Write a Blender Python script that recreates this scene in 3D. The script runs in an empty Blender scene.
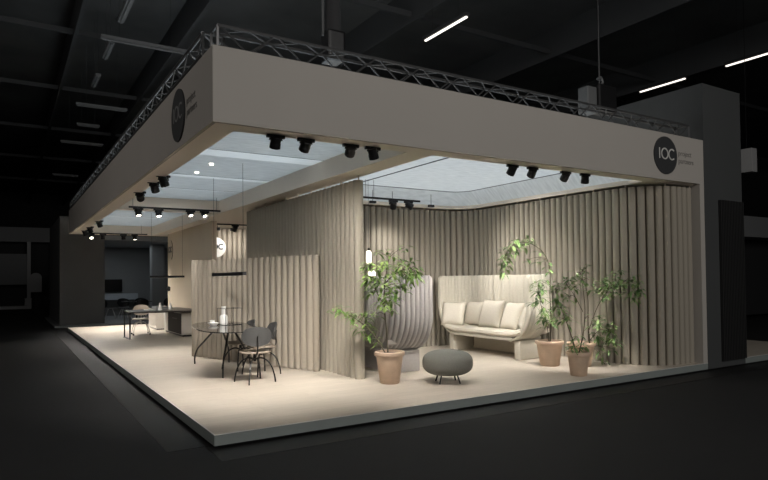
import bpy, bmesh, math, random
from math import sin, cos, pi, radians as R
from mathutils import Vector, Matrix
S = bpy.context.scene
COL = S.collection

# ------------------------------------------------------------ camera
cam = bpy.data.cameras.new('camera')
co = bpy.data.objects.new('camera', cam); COL.objects.link(co)
FPX, YAW, PITCH, ROLL, SY = 604.76, .5576, .0211, -.0108, 25.904
cam.sensor_width = 36; cam.sensor_fit = 'HORIZONTAL'; cam.lens = 36*FPX/768
cam.shift_y = SY/768
fw = Vector((sin(YAW)*cos(PITCH), cos(YAW)*cos(PITCH), sin(PITCH)))
r0 = Vector((cos(YAW), -sin(YAW), 0)); u0 = r0.cross(fw)
rr = cos(ROLL)*r0 + sin(ROLL)*u0; uu = cos(ROLL)*u0 - sin(ROLL)*r0
M = Matrix((rr, uu, -fw)).transposed().to_4x4(); M.translation = Vector((-1.6754, -5.7633, 1.47))
co.matrix_world = M; cam.clip_end = 300
S.camera = co

# ------------------------------------------------------------ world, lights, exposure
w = bpy.data.worlds.new('hall_air'); S.world = w; w.use_nodes = True
w.node_tree.nodes['Background'].inputs[0].default_value = (.55, .6, .66, 1)
w.node_tree.nodes['Background'].inputs[1].default_value = .030
S.view_settings.view_transform = 'Standard'; S.view_settings.look = 'None'
S.view_settings.exposure = 0; S.view_settings.gamma = 1
WARM = (1, .95, .885); COOL = (.90, .96, 1)
def area_light(name, loc, size, power, color, target, sizey=None):
    l = bpy.data.lights.new(name, 'AREA'); l.size = size; l.energy = power; l.color = color
    if sizey: l.shape = 'RECTANGLE'; l.size_y = sizey
    o = bpy.data.objects.new(name, l); COL.objects.link(o); o.location = loc
    o.rotation_euler = (Vector(target)-Vector(loc)).to_track_quat('-Z', 'Y').to_euler()
    return o
area_light('hall_light_front', (3, -13, 8.5), 10, 1200, (1, .97, .93), (4, 0, 3))
area_light('hall_light_side', (-9, 4, 8.5), 8, 340, (1, .95, .90), (0, 5, 3))
area_light('plenum_light_long', (1.37, 4.2, 3.7), 2.1, 150, COOL, (1.37, 4.2, 0), 7.4)
area_light('plenum_light_far', (1.37, 12.0, 3.7), 2.1, 110, COOL, (1.37, 12.0, 0), 7.0)
area_light('plenum_light_lounge', (5.05, 2.75, 3.74), 5.0, 135, COOL, (5.05, 2.75, 0), 5.2)
area_light('neighbour_light', (2.4, 21.2, 3.0), 2.0, 26, COOL, (2.4, 21.2, 0), 3)

# ------------------------------------------------------------ materials
MATS = {}
def mat(name, col, rough=.6, metal=0, noise=None, bump=None, emit=None, spec=None, alpha=None, trans=0):
    m = bpy.data.materials.new(name); m.use_nodes = True; MATS[name] = m
    nt = m.node_tree; b = nt.nodes['Principled BSDF']
    b.inputs['Base Color'].default_value = (*col, 1); b.inputs['Roughness'].default_value = rough
    b.inputs['Metallic'].default_value = metal
    if spec is not None: b.inputs['Specular IOR Level'].default_value = spec
    if emit: b.inputs['Emission Color'].default_value = (*emit[0], 1); b.inputs['Emission Strength'].default_value = emit[1]
    if trans: b.inputs['Transmission Weight'].default_value = trans
    if alpha is not None: b.inputs['Alpha'].default_value = alpha
    if noise or bump:
        tc = nt.nodes.new('ShaderNodeTexCoord'); n = nt.nodes.new('ShaderNodeTexNoise')
        n.inputs['Scale'].default_value = (noise or bump)[0]; n.inputs['Detail'].default_value = 5
        nt.links.new(tc.outputs['Object'], n.inputs['Vector'])
        if noise:
            cr = nt.nodes.new('ShaderNodeValToRGB'); a = noise[1]
            cr.color_ramp.elements[0].position = .3; cr.color_ramp.elements[1].position = .7
            cr.color_ramp.elements[0].color = (*[c*(1-a) for c in col], 1)
            cr.color_ramp.elements[1].color = (*[min(1, c*(1+a)) for c in col], 1)
            nt.links.new(n.outputs['Fac'], cr.inputs['Fac']); nt.links.new(cr.outputs['Color'], b.inputs['Base Color'])
        if bump:
            n2 = nt.nodes.new('ShaderNodeTexNoise'); n2.inputs['Scale'].default_value = bump[0]
            nt.links.new(tc.outputs['Object'], n2.inputs['Vector'])
            bp = nt.nodes.new('ShaderNodeBump'); bp.inputs['Strength'].default_value = bump[1]; bp.inputs['Distance'].default_value = .01
            nt.links.new(n2.outputs['Fac'], bp.inputs['Height']); nt.links.new(bp.outputs['Normal'], b.inputs['Normal'])
    return m
def floor_boards():
    m = mat('pale_oak_boards', (.66, .57, .46), .45); nt = m.node_tree; b = nt.nodes['Principled BSDF']
    tc = nt.nodes.new('ShaderNodeTexCoord')
    br = nt.nodes.new('ShaderNodeTexBrick'); br.inputs['Scale'].default_value = 1
    br.inputs['Brick Width'].default_value = 1.6; br.inputs['Row Height'].default_value = .19
    br.inputs['Mortar Size'].default_value = .002; br.inputs['Color1'].default_value = (.56, .50, .425, 1)
    br.inputs['Color2'].default_value = (.61, .545, .465, 1); br.inputs['Mortar'].default_value = (.44, .39, .33, 1)
    nt.links.new(tc.outputs['Object'], br.inputs['Vector'])
    mp = nt.nodes.new('ShaderNodeMapping'); mp.inputs['Scale'].default_value = (1.2, 14, 1)
    n = nt.nodes.new('ShaderNodeTexNoise'); n.inputs['Scale'].default_value = 3; n.inputs['Detail'].default_value = 8
    nt.links.new(tc.outputs['Object'], mp.inputs['Vector']); nt.links.new(mp.outputs['Vector'], n.inputs['Vector'])
    cr = nt.nodes.new('ShaderNodeValToRGB')
    cr.color_ramp.elements[0].position = .25; cr.color_ramp.elements[1].position = .75
    cr.color_ramp.elements[0].color = (.86, .85, .83, 1); cr.color_ramp.elements[1].color = (1.06, 1.05, 1.04, 1)
    nt.links.new(n.outputs['Fac'], cr.inputs['Fac'])
    mx = nt.nodes.new('ShaderNodeMix'); mx.data_type = 'RGBA'; mx.blend_type = 'MULTIPLY'; mx.inputs['Factor'].default_value = 1
    nt.links.new(br.outputs['Color'], mx.inputs['A']); nt.links.new(cr.outputs['Color'], mx.inputs['B'])
    nt.links.new(mx.outputs['Result'], b.inputs['Base Color'])
    return m
def fabric_ceiling(name='stretched_ceiling_fabric', c1=(.58, .615, .635, 1), c2=(.73, .765, .785, 1)):
    m = bpy.data.materials.new(name); m.use_nodes = True; nt = m.node_tree
    nt.nodes.remove(nt.nodes['Principled BSDF']); out = nt.nodes['Material Output']
    d = nt.nodes.new('ShaderNodeBsdfDiffuse'); t = nt.nodes.new('ShaderNodeBsdfTranslucent'); mx = nt.nodes.new('ShaderNodeMixShader')
    tc = nt.nodes.new('ShaderNodeTexCoord'); mp = nt.nodes.new('ShaderNodeMapping'); mp.inputs['Scale'].default_value = (1.5, 7, 1)
    n = nt.nodes.new('ShaderNodeTexNoise'); n.inputs['Scale'].default_value = 3; n.inputs['Detail'].default_value = 6
    cr = nt.nodes.new('ShaderNodeValToRGB')
    cr.color_ramp.elements[0].position = .3; cr.color_ramp.elements[1].position = .7
    cr.color_ramp.elements[0].color = c1; cr.color_ramp.elements[1].color = c2
    for a, b_ in ((tc.outputs['Object'], mp.inputs['Vector']), (mp.outputs['Vector'], n.inputs['Vector']), (n.outputs['Fac'], cr.inputs['Fac']),
                  (cr.outputs['Color'], d.inputs['Color']), (cr.outputs['Color'], t.inputs['Color']), (d.outputs[0], mx.inputs[1]), (t.outputs[0], mx.inputs[2]), (mx.outputs[0], out.inputs[0])):
        nt.links.new(a, b_)
    mx.inputs[0].default_value = .4
    return m
def leaf_mat(name, c1, c2):
    m = mat(name, c1, .42); nt = m.node_tree; b = nt.nodes['Principled BSDF']
    tc = nt.nodes.new('ShaderNodeTexCoord'); n = nt.nodes.new('ShaderNodeTexNoise'); n.inputs['Scale'].default_value = 7
    cr = nt.nodes.new('ShaderNodeValToRGB'); cr.color_ramp.elements[0].position = .38; cr.color_ramp.elements[1].position = .62
    cr.color_ramp.elements[0].color = (*c1, 1); cr.color_ramp.elements[1].color = (*c2, 1)
    nt.links.new(tc.outputs['Object'], n.inputs['Vector']); nt.links.new(n.outputs['Fac'], cr.inputs['Fac']); nt.links.new(cr.outputs['Color'], b.inputs['Base Color'])
    return m
BOARDS = floor_boards(); FABRIC = fabric_ceiling(); FABRIC2 = fabric_ceiling('ceiling_band_fabric', (.80, .83, .85, 1), (.88, .91, .93, 1))
CARPET = mat('black_hall_carpet', (.0068, .0068, .0072), .75, noise=(3, .25), bump=(220, .3))
RUNNER = mat('charcoal_runner_carpet', (.0078, .0076, .0076), .55, noise=(2.2, .25), bump=(200, .2))
EDGE = mat('grey_platform_edging', (.235, .26, .25), .4, noise=(2, .06))
TRIMW = mat('aluminium_corner_trim', (.72, .70, .66), .35, metal=.2)
DARK = mat('shadow_gap_board', (.012, .012, .012), .9)
FASCIA = mat('fascia_paint', (.43, .40, .365), .75, noise=(.7, .025))
SOFFIT = mat('soffit_cream_paint', (.92, .84, .74), .7)
LAM = mat('beige_felt_lamella', (.33, .295, .24), .85)
LAMS = mat('sand_felt_screen', (.345, .302, .247), .85)
WALLP = mat('beige_wall_paint', (.56, .48, .37), .8, noise=(1.2, .03))
TOWER = mat('grey_tower_paint', (.052, .055, .056), .8, noise=(.8, .05))
BLK = mat('satin_black_metal', (.012, .012, .013), .4, metal=.3)
BLKF = mat('black_door_slats', (.014, .014, .014), .6)
TRUSS = mat('dark_truss_alloy', (.12, .12, .122), .42, metal=.6)
HALL = mat('hall_ceiling_dark', (.085, .087, .088), .9, noise=(.5, .25))
HALLB = mat('hall_beam_steel', (.055, .057, .06), .7)
LAMPH = mat('hall_lamp_housing', (.12, .123, .125), .5)
LAMPON = mat('lit_hall_tube', (1, 1, 1), .5, emit=((1, .93, .84), 1.5))
LENS = mat('lit_spot_lens', (1, 1, 1), .3, emit=((1, .9, .75), 7))
GLOW = mat('lit_opal_glass', (1, .97, .9), .3, emit=((1, .9, .74), 2.4))
NEIGH = mat('neighbour_graphite_wall', (.105, .107, .108), .75, noise=(1, .08))
NEIGHB = mat('neighbour_slate_wall', (.165, .172, .175), .75, noise=(1, .06))
NEIGHC = mat('neighbour_ceiling', (.30, .33, .36), .8)
FARG = mat('far_booth_grey', (.24, .245, .25), .8)
FARD = mat('far_booth_dark', (.03, .03, .032), .8)
FARW = mat('far_booth_pale', (.45, .45, .45), .7)
CHAR = mat('charcoal_chair_shell', (.052, .052, .051), .6, noise=(60, .1))
TAUPE = mat('taupe_seat_leather', (.235, .19, .145), .55, noise=(20, .08))
BRONZE = mat('dark_bronze_tube', (.022, .020, .018), .38, metal=.5)
SMOKE = mat('smoked_table_glass', (.035, .032, .03), .06, spec=.7, alpha=.88)
DWOOD = mat('dark_desk_top', (.05, .043, .038), .35, noise=(5, .2))
WHITE = mat('white_lacquer', (.70, .66, .60), .4)
CERAM = mat('white_ceramic', (.78, .77, .74), .3)
DRAW = mat('grey_brown_drawer_front', (.04, .035, .034), .65, spec=.2)
IVORY = mat('ivory_sofa_fabric', (.60, .56, .475), .9, noise=(40, .04), bump=(180, .2))
CUSH = mat('cream_cushion_fabric', (.76, .70, .60), .9, noise=(40, .04), bump=(160, .25))
GREYF = mat('grey_sofa_fabric', (.395, .37, .352), .9, noise=(40, .05), bump=(180, .2))
OLIVE = mat('olive_grey_pouf_fabric', (.155, .155, .135), .8, noise=(60, .08), bump=(200, .2))
TERRA = mat('pale_terracotta', (.56, .41, .295), .75, noise=(6, .10))
TERRAR = mat('pale_terracotta_rim', (.64, .47, .345), .75, noise=(6, .08))
SOIL = mat('potting_soil', (.035, .025, .018), .95, noise=(40, .4))
BARK = mat('young_bark', (.10, .085, .055), .8, noise=(20, .25))
LEAF1 = leaf_mat('bright_green_leaf', (.10, .20, .035), (.27, .38, .11))
LEAF2 = leaf_mat('deep_green_leaf', (.07, .145, .04), (.23, .33, .12))
LEAF3 = leaf_mat('mid_green_leaf', (.085, .17, .045), (.27, .37, .14))
LOGOD = mat('dark_logo_disc', (.035, .036, .038), .6)
LOGOW = mat('logo_white', (.62, .61, .58), .6)
LOGOG = mat('logo_grey_lettering', (.20, .19, .178), .6)
SCREEN = mat('dark_television_glass', (.008, .008, .009), .15)

# ------------------------------------------------------------ mesh helpers
def mesh_obj(name, bm, m, parent=None, smooth=False, angle=40):
    me = bpy.data.meshes.new(name); bmesh.ops.recalc_face_normals(bm, faces=bm.faces); bm.to_mesh(me); bm.free()
    if smooth:
        me.polygons.foreach_set('use_smooth', [True]*len(me.polygons))
        try: me.set_sharp_from_angle(angle=R(angle))
        except Exception: pass
    me.materials.append(m)
    o = bpy.data.objects.new(name, me); COL.objects.link(o)
    if parent: o.parent = parent
    return o
def B(): return bmesh.new()
def box(bm, a, b, bev=0):
    a, b = Vector(a), Vector(b)
    vs = [bm.verts.new((x, y, z)) for x in (a.x, b.x) for y in (a.y, b.y) for z in (a.z, b.z)]
    fs = [bm.faces.new([vs[i] for i in f]) for f in ((0, 1, 3, 2), (4, 6, 7, 5), (0, 4, 5, 1), (2, 3, 7, 6), (0, 2, 6, 4), (1, 5, 7, 3))]
    if bev:
        es = list({e for f in fs for e in f.edges})
        bmesh.ops.bevel(bm, geom=es, offset=bev, segments=2, affect='EDGES', profile=.6)
    return bm
def tube(bm, pts, r, n=8, r2=None, cap=True):
    pts = [Vector(p) for p in pts]; k = len(pts); rings = []
    prev = None
    for i, p in enumerate(pts):
        t = (pts[min(i+1, k-1)]-pts[max(i-1, 0)]).normalized()
        if prev is None:
            a = Vector((0, 0, 1)) if abs(t.z) < .9 else Vector((1, 0, 0)); x = t.cross(a).normalized()
        else: x = (prev - t*prev.dot(t)).normalized()
        prev = x; y = t.cross(x); rad = r if r2 is None else r+(r2-r)*i/(k-1)
        rings.append([bm.verts.new(p+(x*cos(2*pi*j/n)+y*sin(2*pi*j/n))*rad) for j in range(n)])
    for a, b in zip(rings, rings[1:]):
        for j in range(n): bm.faces.new((a[j], a[(j+1) % n], b[(j+1) % n], b[j]))
    if cap: bm.faces.new(rings[0][::-1]); bm.faces.new(rings[-1])
    return bm
def spline(pts, n=6):
    P = [Vector(p) for p in pts]; out = []
    for i in range(len(P)-1):
        p0, p1, p2, p3 = P[max(i-1, 0)], P[i], P[i+1], P[min(i+2, len(P)-1)]
        for j in range(n):
            t = j/n
            out.append(.5*((2*p1)+(p2-p0)*t+(2*p0-5*p1+4*p2-p3)*t*t+(3*p1-p0-3*p2+p3)*t**3))
    return out+[P[-1]]
def lathe(bm, prof, n=32, c=(0, 0, 0), mtx=None):
    rings = []
    for r, z in prof:
        if r < 1e-5: rings.append([bm.verts.new((c[0], c[1], c[2]+z))])
        else: rings.append([bm.verts.new((c[0]+r*cos(2*pi*j/n), c[1]+r*sin(2*pi*j/n), c[2]+z)) for j in range(n)])
    for a, b in zip(rings, rings[1:]):
        for j in range(n):
            j2 = (j+1) % n
            if len(a) == 1 and len(b) == 1: continue
            if len(a) == 1: bm.faces.new((a[0], b[j2], b[j]))
            elif len(b) == 1: bm.faces.new((a[j], a[j2], b[0]))
            else: bm.faces.new((a[j], a[j2], b[j2], b[j]))
    if mtx: bmesh.ops.transform(bm, matrix=mtx, verts=[v for r in rings for v in r])
    return bm
def prism(bm, poly, z0, z1, mtx=None):
    a = [bm.verts.new((x, y, z0)) for x, y in poly]; b = [bm.verts.new((x, y, z1)) for x, y in poly]; n = len(poly)
    for i in range(n): bm.faces.new((a[i], a[(i+1) % n], b[(i+1) % n], b[i]))
    bm.faces.new(a[::-1]); bm.faces.new(b)
    if mtx: bmesh.ops.transform(bm, matrix=mtx, verts=a+b)
    return bm
def arcband(bm, cx, cy, ro, ri, a0, a1, z0, z1, n=40, mtx=None):
    full = abs(a1-a0) >= 2*pi-1e-4; vs = []
    for i in range(n+(0 if full else 1)):
        a = a0+(a1-a0)*i/n
        vs.append([bm.verts.new((cx+r*cos(a), cy+r*sin(a), z)) for r, z in ((ri, z0), (ro, z0), (ro, z1), (ri, z1))])
    m = len(vs)
    for i in range(m if full else m-1):
        p, q = vs[i], vs[(i+1) % m]
        for j in range(4): bm.faces.new((p[j], p[(j+1) % 4], q[(j+1) % 4], q[j]))
    if not full: bm.faces.new(vs[0]); bm.faces.new(vs[-1][::-1])
    if mtx: bmesh.ops.transform(bm, matrix=mtx, verts=[v for s in vs for v in s])
    return bm
def struct(name, bm, m, label, parent=None, cat=None, smooth=False):
    o = mesh_obj(name, bm, m, parent, smooth)
    if not parent:
        o['kind'] = 'structure'; o['label'] = label; o['category'] = cat or name.split('_')[0]
    return o
def tag(o, label, cat, group=None):
    o['label'] = label; o['category'] = cat
    if group: o['group'] = group
    return o
def thing(name, label, cat, loc=(0, 0, 0), rz=0, group=None):
    o = bpy.data.objects.new(name, None); COL.objects.link(o); o.location = loc; o.rotation_euler = (0, 0, rz); o.empty_display_size = .1
    return tag(o, label, cat, group)
def dup(root, loc, rz, label, group=None):
    r = root.copy(); COL.objects.link(r); r.location = loc; r.rotation_euler = (0, 0, rz); r['label'] = label
    if group: r['group'] = group
    for ch in list(root.children):
        c = ch.copy(); COL.objects.link(c); c.parent = r
        for g in list(ch.children):
            d = g.copy(); COL.objects.link(d); d.parent = c
    return r
def text_mesh(name, body, size, m, parent, mtx):
    cu = bpy.data.curves.new(name, 'FONT'); cu.body = body; cu.size = size; cu.extrude = .002
    t = bpy.data.objects.new(name+'_curve', cu); COL.objects.link(t)
    bpy.context.view_layer.update()
    me = bpy.data.meshes.new_from_object(t.evaluated_get(bpy.context.evaluated_depsgraph_get()))
    bpy.data.objects.remove(t); bpy.data.curves.remove(cu)
    me.transform(mtx); me.materials.clear(); me.materials.append(m); me.name = name
    o = bpy.data.objects.new(name, me); COL.objects.link(o); o.parent = parent
    return o

# ------------------------------------------------------------ the setting: hall
GZ = -.135
bm = B(); box(bm, (-40, -20, GZ-.2), (45, 60, GZ)); struct('floor', bm, CARPET, 'black carpeted floor of the exhibition hall around the stand', cat='floor')
bm = B(); box(bm, (-40, -20, 9.6), (45, 60, 9.8)); struct('ceiling', bm, HALL, 'dark hall ceiling high above the stand', cat='ceiling')
bm = B(); box(bm, (-40, 58, GZ), (45, 58.3, 9.6)); struct('wall_back', bm, FARD, 'black far wall of the hall', cat='wall')
bm = B(); box(bm, (44, -20, GZ), (44.3, 58, 9.6)); struct('wall_right', bm, FARD, 'black right wall of the hall', cat='wall')
bm = B(); box(bm, (-40, -20, GZ), (-39.7, 58, 9.6)); struct('wall_left', bm, FARD, 'black left wall of the hall', cat='wall')
bm = B(); box(bm, (-.40, .15, GZ), (.12, 34, GZ+.004)); struct('carpet_strip', bm, RUNNER, 'charcoal carpet strip running along the left edge of the platform', cat='carpet')
bm = B(); box(bm, (-.05, -.42, GZ), (12, .12, GZ+.004)); struct('carpet_strip', bm, RUNNER, 'charcoal carpet strip running along the front edge of the platform', cat='carpet')
# hall roof beams (structure of the hall)
for k, x in enumerate((-14, -8, -4.6, 0.0, 2.75, 7.9, 13.4, 19)):
    bm = B(); box(bm, (x-.05, -20, 8.6), (x+.05, 58, 8.75)); box(bm, (x-.015, -20, 8.75), (x+.015, 58, 9.6))
    struct('trim_%d' % (k+1), bm, HALLB, 'dark steel roof beam running away along the hall ceiling', cat='beam')
for k, y in enumerate((-4, 2, 8, 14, 20, 27, 35, 44)):
    bm = B(); box(bm, (-40, y-.05, 8.75), (44, y+.05, 8.9)); struct('trim_%d' % (k+11), bm, HALLB, 'dark steel roof beam crossing the hall ceiling', cat='beam')
# ------------------------------------------------------------ the stand: platform
PX = 12.5; PY = 16.25
bm = B(); box(bm, (.012, .012, -.05), (PX, PY, 0)); struct('platform', bm, BOARDS, 'raised platform of the stand with pale oak boards', cat='platform')
bm = B(); box(bm, (0, 0, -.105), (PX, .012, -.004)); box(bm, (0, .012, -.105), (.012, PY, -.004)); struct('platform_edging', bm, EDGE, 'grey edging board around the platform', cat='edging')
bm = B(); box(bm, (-.002, -.002, -.004), (PX, .013, .002)); box(bm, (-.002, .013, -.004), (.013, PY, .002)); struct('platform_trim', bm, TRIMW, 'thin pale metal trim along the platform edge', cat='trim')
bm = B(); box(bm, (.06, .06, GZ), (PX, PY, -.05)); struct('platform_plinth', bm, DARK, 'dark recessed plinth under the platform', cat='plinth')
# fascia and soffits
FX, FY, Z0, Z1 = 8.29, 15.9, 3.0, 3.745
bm = B()
box(bm, (0, 0, Z0), (FX, .04, Z1)); box(bm, (0, .04, Z0), (.04, FY, Z1)); box(bm, (.04, FY-.04, Z0), (FX, FY, Z1)); box(bm, (FX-.04, .04, Z0), (FX, FY-.04, Z1))
box(bm, (8.165, .0, 0), (FX, .20, Z0))
struct('fascia', bm, FASCIA, 'warm grey fascia band hanging around the top of the stand', cat='fascia')
bm = B(); zt = 3.32; e = .003
box(bm, (.04, .04, Z0+e), (FX-.04, .30, zt)); box(bm, (.04, .30, Z0+e), (.30, FY-.04, zt))
box(bm, (.30, 15.45, Z0+e), (2.45, FY-.04, zt)); box(bm, (.30, 8.0, Z0+e), (2.45, 8.22, zt))
box(bm, (2.45, .30, Z0+e), (2.83, FY-.04, zt)); box(bm, (2.83, 4.80, Z0+e), (FX-.04, FY-.04, Z0+.03)); box(bm, (7.08, .30, Z0+e), (FX-.04, 4.80, Z0+.03))
struct('soffit', bm, SOFFIT, 'cream soffit frame round the ceiling openings of the stand', cat='soffit')
# rail above the curved wall
def wall_path():
    p = [(2.84, 4.85), (6.40, 4.85)]
    p += [(6.40+.68*sin(a), 4.17+.68*cos(a)) for a in [pi/2*i/12 for i in range(1, 13)]]
    p += [(7.08, .90)]
    p += [(7.80-.72*cos(a), .90-.72*sin(a)) for a in [pi/2*i/14 for i in range(1, 15)]]
    p += [(8.165, .18)]
    return p
def resample(path, step):
    P = [Vector((x, y, 0)) for x, y in path]; L = [0]
    for a, b in zip(P, P[1:]): L.append(L[-1]+(b-a).length)
    n = max(2, int(round(L[-1]/step))); out = []; i = 0
    for k in range(n+1):
        s = L[-1]*k/n
        while i < len(P)-2 and L[i+1] < s: i += 1
        out.append(P[i].lerp(P[i+1], (s-L[i])/max(1e-9, L[i+1]-L[i])))
    nor = []
    for k in range(n+1):
        t = (out[min(k+1, n)]-out[max(k-1, 0)]).normalized(); nor.append(Vector((-t.y, t.x, 0)))
    return out, nor, L[-1]
FR_ = (0, .08, .085, .12, .18, .27, .38, .5, .62, .73, .82, .88, .915, .92)
def lamella(bm, path, pitch, amp, base, z0, z1, both=False, back=.06, slot=.05):
    """row of upright half-round felt slats with a narrow dark slot between neighbours"""
    P0 = [Vector((x, y, 0)) for x, y in path]; Ls = [0]
    for a, b in zip(P0, P0[1:]): Ls.append(Ls[-1]+(b-a).length)
    n = round(Ls[-1]/pitch); pt = Ls[-1]/n; P = []; D = []; i = 0
    for k in range(n):
        for f in FR_:
            q = (k+f)*pt
            while i < len(P0)-2 and Ls[i+1] < q: i += 1
            P.append(P0[i].lerp(P0[i+1], (q-Ls[i])/(Ls[i+1]-Ls[i])))
            if f < .081 or f > .9175: D.append(base-slot)
            else:
                u = (f-.5)/.43; D.append(base+amp*math.sqrt(max(0, 1-u*u)))
    P.append(P0[-1]); D.append(base-slot); N = []
    for k in range(len(P)):
        t = (P[min(k+4, len(P)-1)]-P[max(k-4, 0)]).normalized(); N.append(Vector((-t.y, t.x, 0)))
    front = [p-q*d for p, q, d in zip(P, N, D)]
    rear = [p+q*(d if both else back) for p, q, d in zip(P, N, D)]
    loop = front+rear[::-1]
    a = [bm.verts.new((v.x, v.y, z0)) for v in loop]; b = [bm.verts.new((v.x, v.y, z1)) for v in loop]; m = len(loop); h = len(P)
    for i in range(m): bm.faces.new((a[i], a[(i+1) % m], b[(i+1) % m], b[i]))
    for i in range(h-1):
        bm.faces.new((b[i], b[i+1], b[m-2-i], b[m-1-i])); bm.faces.new((a[i+1], a[i], a[m-1-i], a[m-2-i]))
    return bm
bm = B(); lamella(bm, wall_path(), .136, .045, .01, 0, 2.945)
struct('wall_back_right', bm, LAM, 'tall beige lamella wall curving round the back and right of the lounge', cat='wall', smooth=True)
def band(bm, path, off0, off1, z0, z1, step=.08):
    P, N, L = resample(path, step)
    loop = [p-n*off0 for p, n in zip(P, N)]+[p-n*off1 for p, n in list(zip(P, N))[::-1]]
    h = len(P); m = len(loop)
    a = [bm.verts.new((v.x, v.y, z0)) for v in loop]; b = [bm.verts.new((v.x, v.y, z1)) for v in loop]
    for i in range(m): bm.faces.new((a[i], a[(i+1) % m], b[(i+1) % m], b[i]))
    for i in range(h-1):
        bm.faces.new((b[i], b[i+1], b[m-2-i], b[m-1-i])); bm.faces.new((a[i+1], a[i], a[m-1-i], a[m-2-i]))
bm = B(); band(bm, wall_path(), -.04, .072, 2.985, 3.055)
P_, N_, L_ = resample(wall_path(), .62)
for p in P_: tube(bm, [(p.x, p.y, 2.95), (p.x, p.y, 3.0)], .012, 6)
struct('wall_rail', bm, SOFFIT, 'thin cream rail with pins above the curved lamella wall', cat='rail')
# stretched ceilings
def strips(y0, y1, bands):
    bm, bb, bs = B(), B(), B(); y = y0
    for p, q in bands:
        box(bm, (.30, y, 3.29), (2.45, p, 3.294)); box(bb, (.30, p, 3.288), (2.45, q, 3.292)); box(bs, (.30, p-.012, 3.284), (2.45, p, 3.2885)); y = q
    box(bm, (.30, y, 3.29), (2.45, y1, 3.294)); return bm, bb, bs
n1, n2, n3 = strips(.30, 8.0, [(1.30, 1.36), (2.55, 3.0), (4.75, 5.0), (6.4, 6.5)]); f1, f2, f3 = strips(8.22, 15.45, [(9.8, 10.0), (12.4, 12.6)])
struct('ceiling_fabric', n1, FABRIC, 'pale translucent ceiling fabric over the long table', cat='ceiling')
struct('ceiling_fabric', f1, FABRIC, 'pale translucent ceiling fabric over the desk end', cat='ceiling')
struct('ceiling_bands', n2, FABRIC2, 'lighter cross bands in the ceiling fabric over the long table', cat='ceiling')
struct('ceiling_bands', f2, FABRIC2, 'lighter cross bands in the ceiling fabric over the desk end', cat='ceiling')
SEAM = mat('grey_seam', (.16, .17, .18), .7)
struct('ceiling_seam', n3, SEAM, 'thin grey seams beside the lighter ceiling bands over the long table', cat='seam')
struct('ceiling_seam', f3, SEAM, 'thin grey seams beside the lighter ceiling bands over the desk end', cat='seam')
bm = B(); cp = [p for p in wall_path() if p[1] > .89]+[(7.08, .30)]; Pc, Nc, Lc = resample(cp, .08)
inn = [p-n*.30 for p, n in zip(Pc, Nc)]
vi = [bm.verts.new((p.x, p.y, 3.34)) for p in inn]; vo = [bm.verts.new((p.x, p.y, 3.05)) for p in Pc]
for k in range(len(Pc)-1): bm.faces.new((vi[k], vi[k+1], vo[k+1], vo[k]))
c0_, c1_, c2_ = [bm.verts.new(q) for q in ((2.83, .30, 3.34), (4.0, .30, 3.34), (2.83, inn[0].y, 3.34))]
bm.faces.new([c0_, c1_]+vi[::-1]+[c2_])
struct('ceiling_fabric', bm, FABRIC, 'pale translucent ceiling fabric over the lounge with a curved skirt', cat='ceiling')
bm = B(); box(bm, (4.11, .30, 3.325), (4.125, 4.80, 3.339))
band(bm, [p for p in wall_path() if p[1] > .89]+[(7.08, .32)], .295, .309, 3.325, 3.336)
struct('ceiling_seam', bm, SEAM, 'thin grey seam lines in the lounge ceiling fabric', cat='seam')
# inner walls
bm = B(); lamella(bm, [(2.74, 6.78), (2.74, 1.95)], .142, .042, .032, 0, 2.93, both=True, slot=.022)
o = struct('wall_middle', bm, LAM, 'tall beige lamella partition standing end-on between table and lounge', cat='wall', smooth=True)
bm = B()
for k in range(9): tube(bm, [(2.74, 2.0+.55*k, 2.92), (2.74, 2.0+.55*k, 3.01)], .012, 6)
struct('wall_middle_pins', bm, SOFFIT, 'short hanging pins above the tall partition', cat='pin')
bm = B(); box(bm, (2.80, 9.75, 0), (2.92, 14.8, 3.0)); struct('wall_left_inner', bm, WALLP, 'plain beige wall beside the desk', cat='wall')
bm = B(); lamella(bm, [(2.95, 11.4), (8.0, 11.4)], .15, .05, .01, 0, 2.96); struct('wall_far_inner', bm, LAMS, 'brightly lit cream lamella wall behind the gap', cat='wall', smooth=True)
# tower on the right with black slatted door
bm = B(); box(bm, (FX+.002, -.005, -.105), (9.467, 7.0, 4.72)); struct('tower', bm, TOWER, 'tall grey tower block closing the right end of the stand', cat='tower')
bm = B(); box(bm, (8.70, -.03, .0), (9.45, -.006, 2.76))
for k in range(15): box(bm, (8.705+.05*k, -.05, .0), (8.735+.05*k, -.03, 2.76))
struct('door_1', bm, BLKF, 'black slatted door panel in the grey tower', cat='door')
# ------------------------------------------------------------ trusses
def truss(name, label, length, sx, loc, rz, cell=.30, s=.215):
    t = thing(name, label, 'truss', loc, rz)
    for y in (0, s):
        for z in (0, s): mesh_obj('chord', tube(B(), [(0, y, z), (length, y, z)], .020, 8), TRUSS, t, True)
    n = int(length/cell)
    for face in range(4):
        bm = B()
        f = [lambda u: (0, 0 if u else s), lambda u: (s, 0 if u else s), lambda u: (0 if u else s, 0), lambda u: (0 if u else s, s)][face]
        c = length/n
        for k in range(n):
            p, q = f(k % 2), f((k+1) % 2)
            tube(bm, [(k*c+.02, *p), ((k+1)*c-.02, *q)], .009, 6)
        mesh_obj('bracing', bm, TRUSS, t, True)
    for x in (0, length): mesh_obj('end_frame', tube(B(), [(x, 0, 0), (x, s, 0), (x, s, s), (x, 0, s), (x, 0, 0)], .016, 6), TRUSS, t, True)
    return t
truss('lighting_truss', 'dark metal lattice truss lying along the top of the front fascia', 7.98, 1, (.08, .10, Z1+.026), 0)
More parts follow.
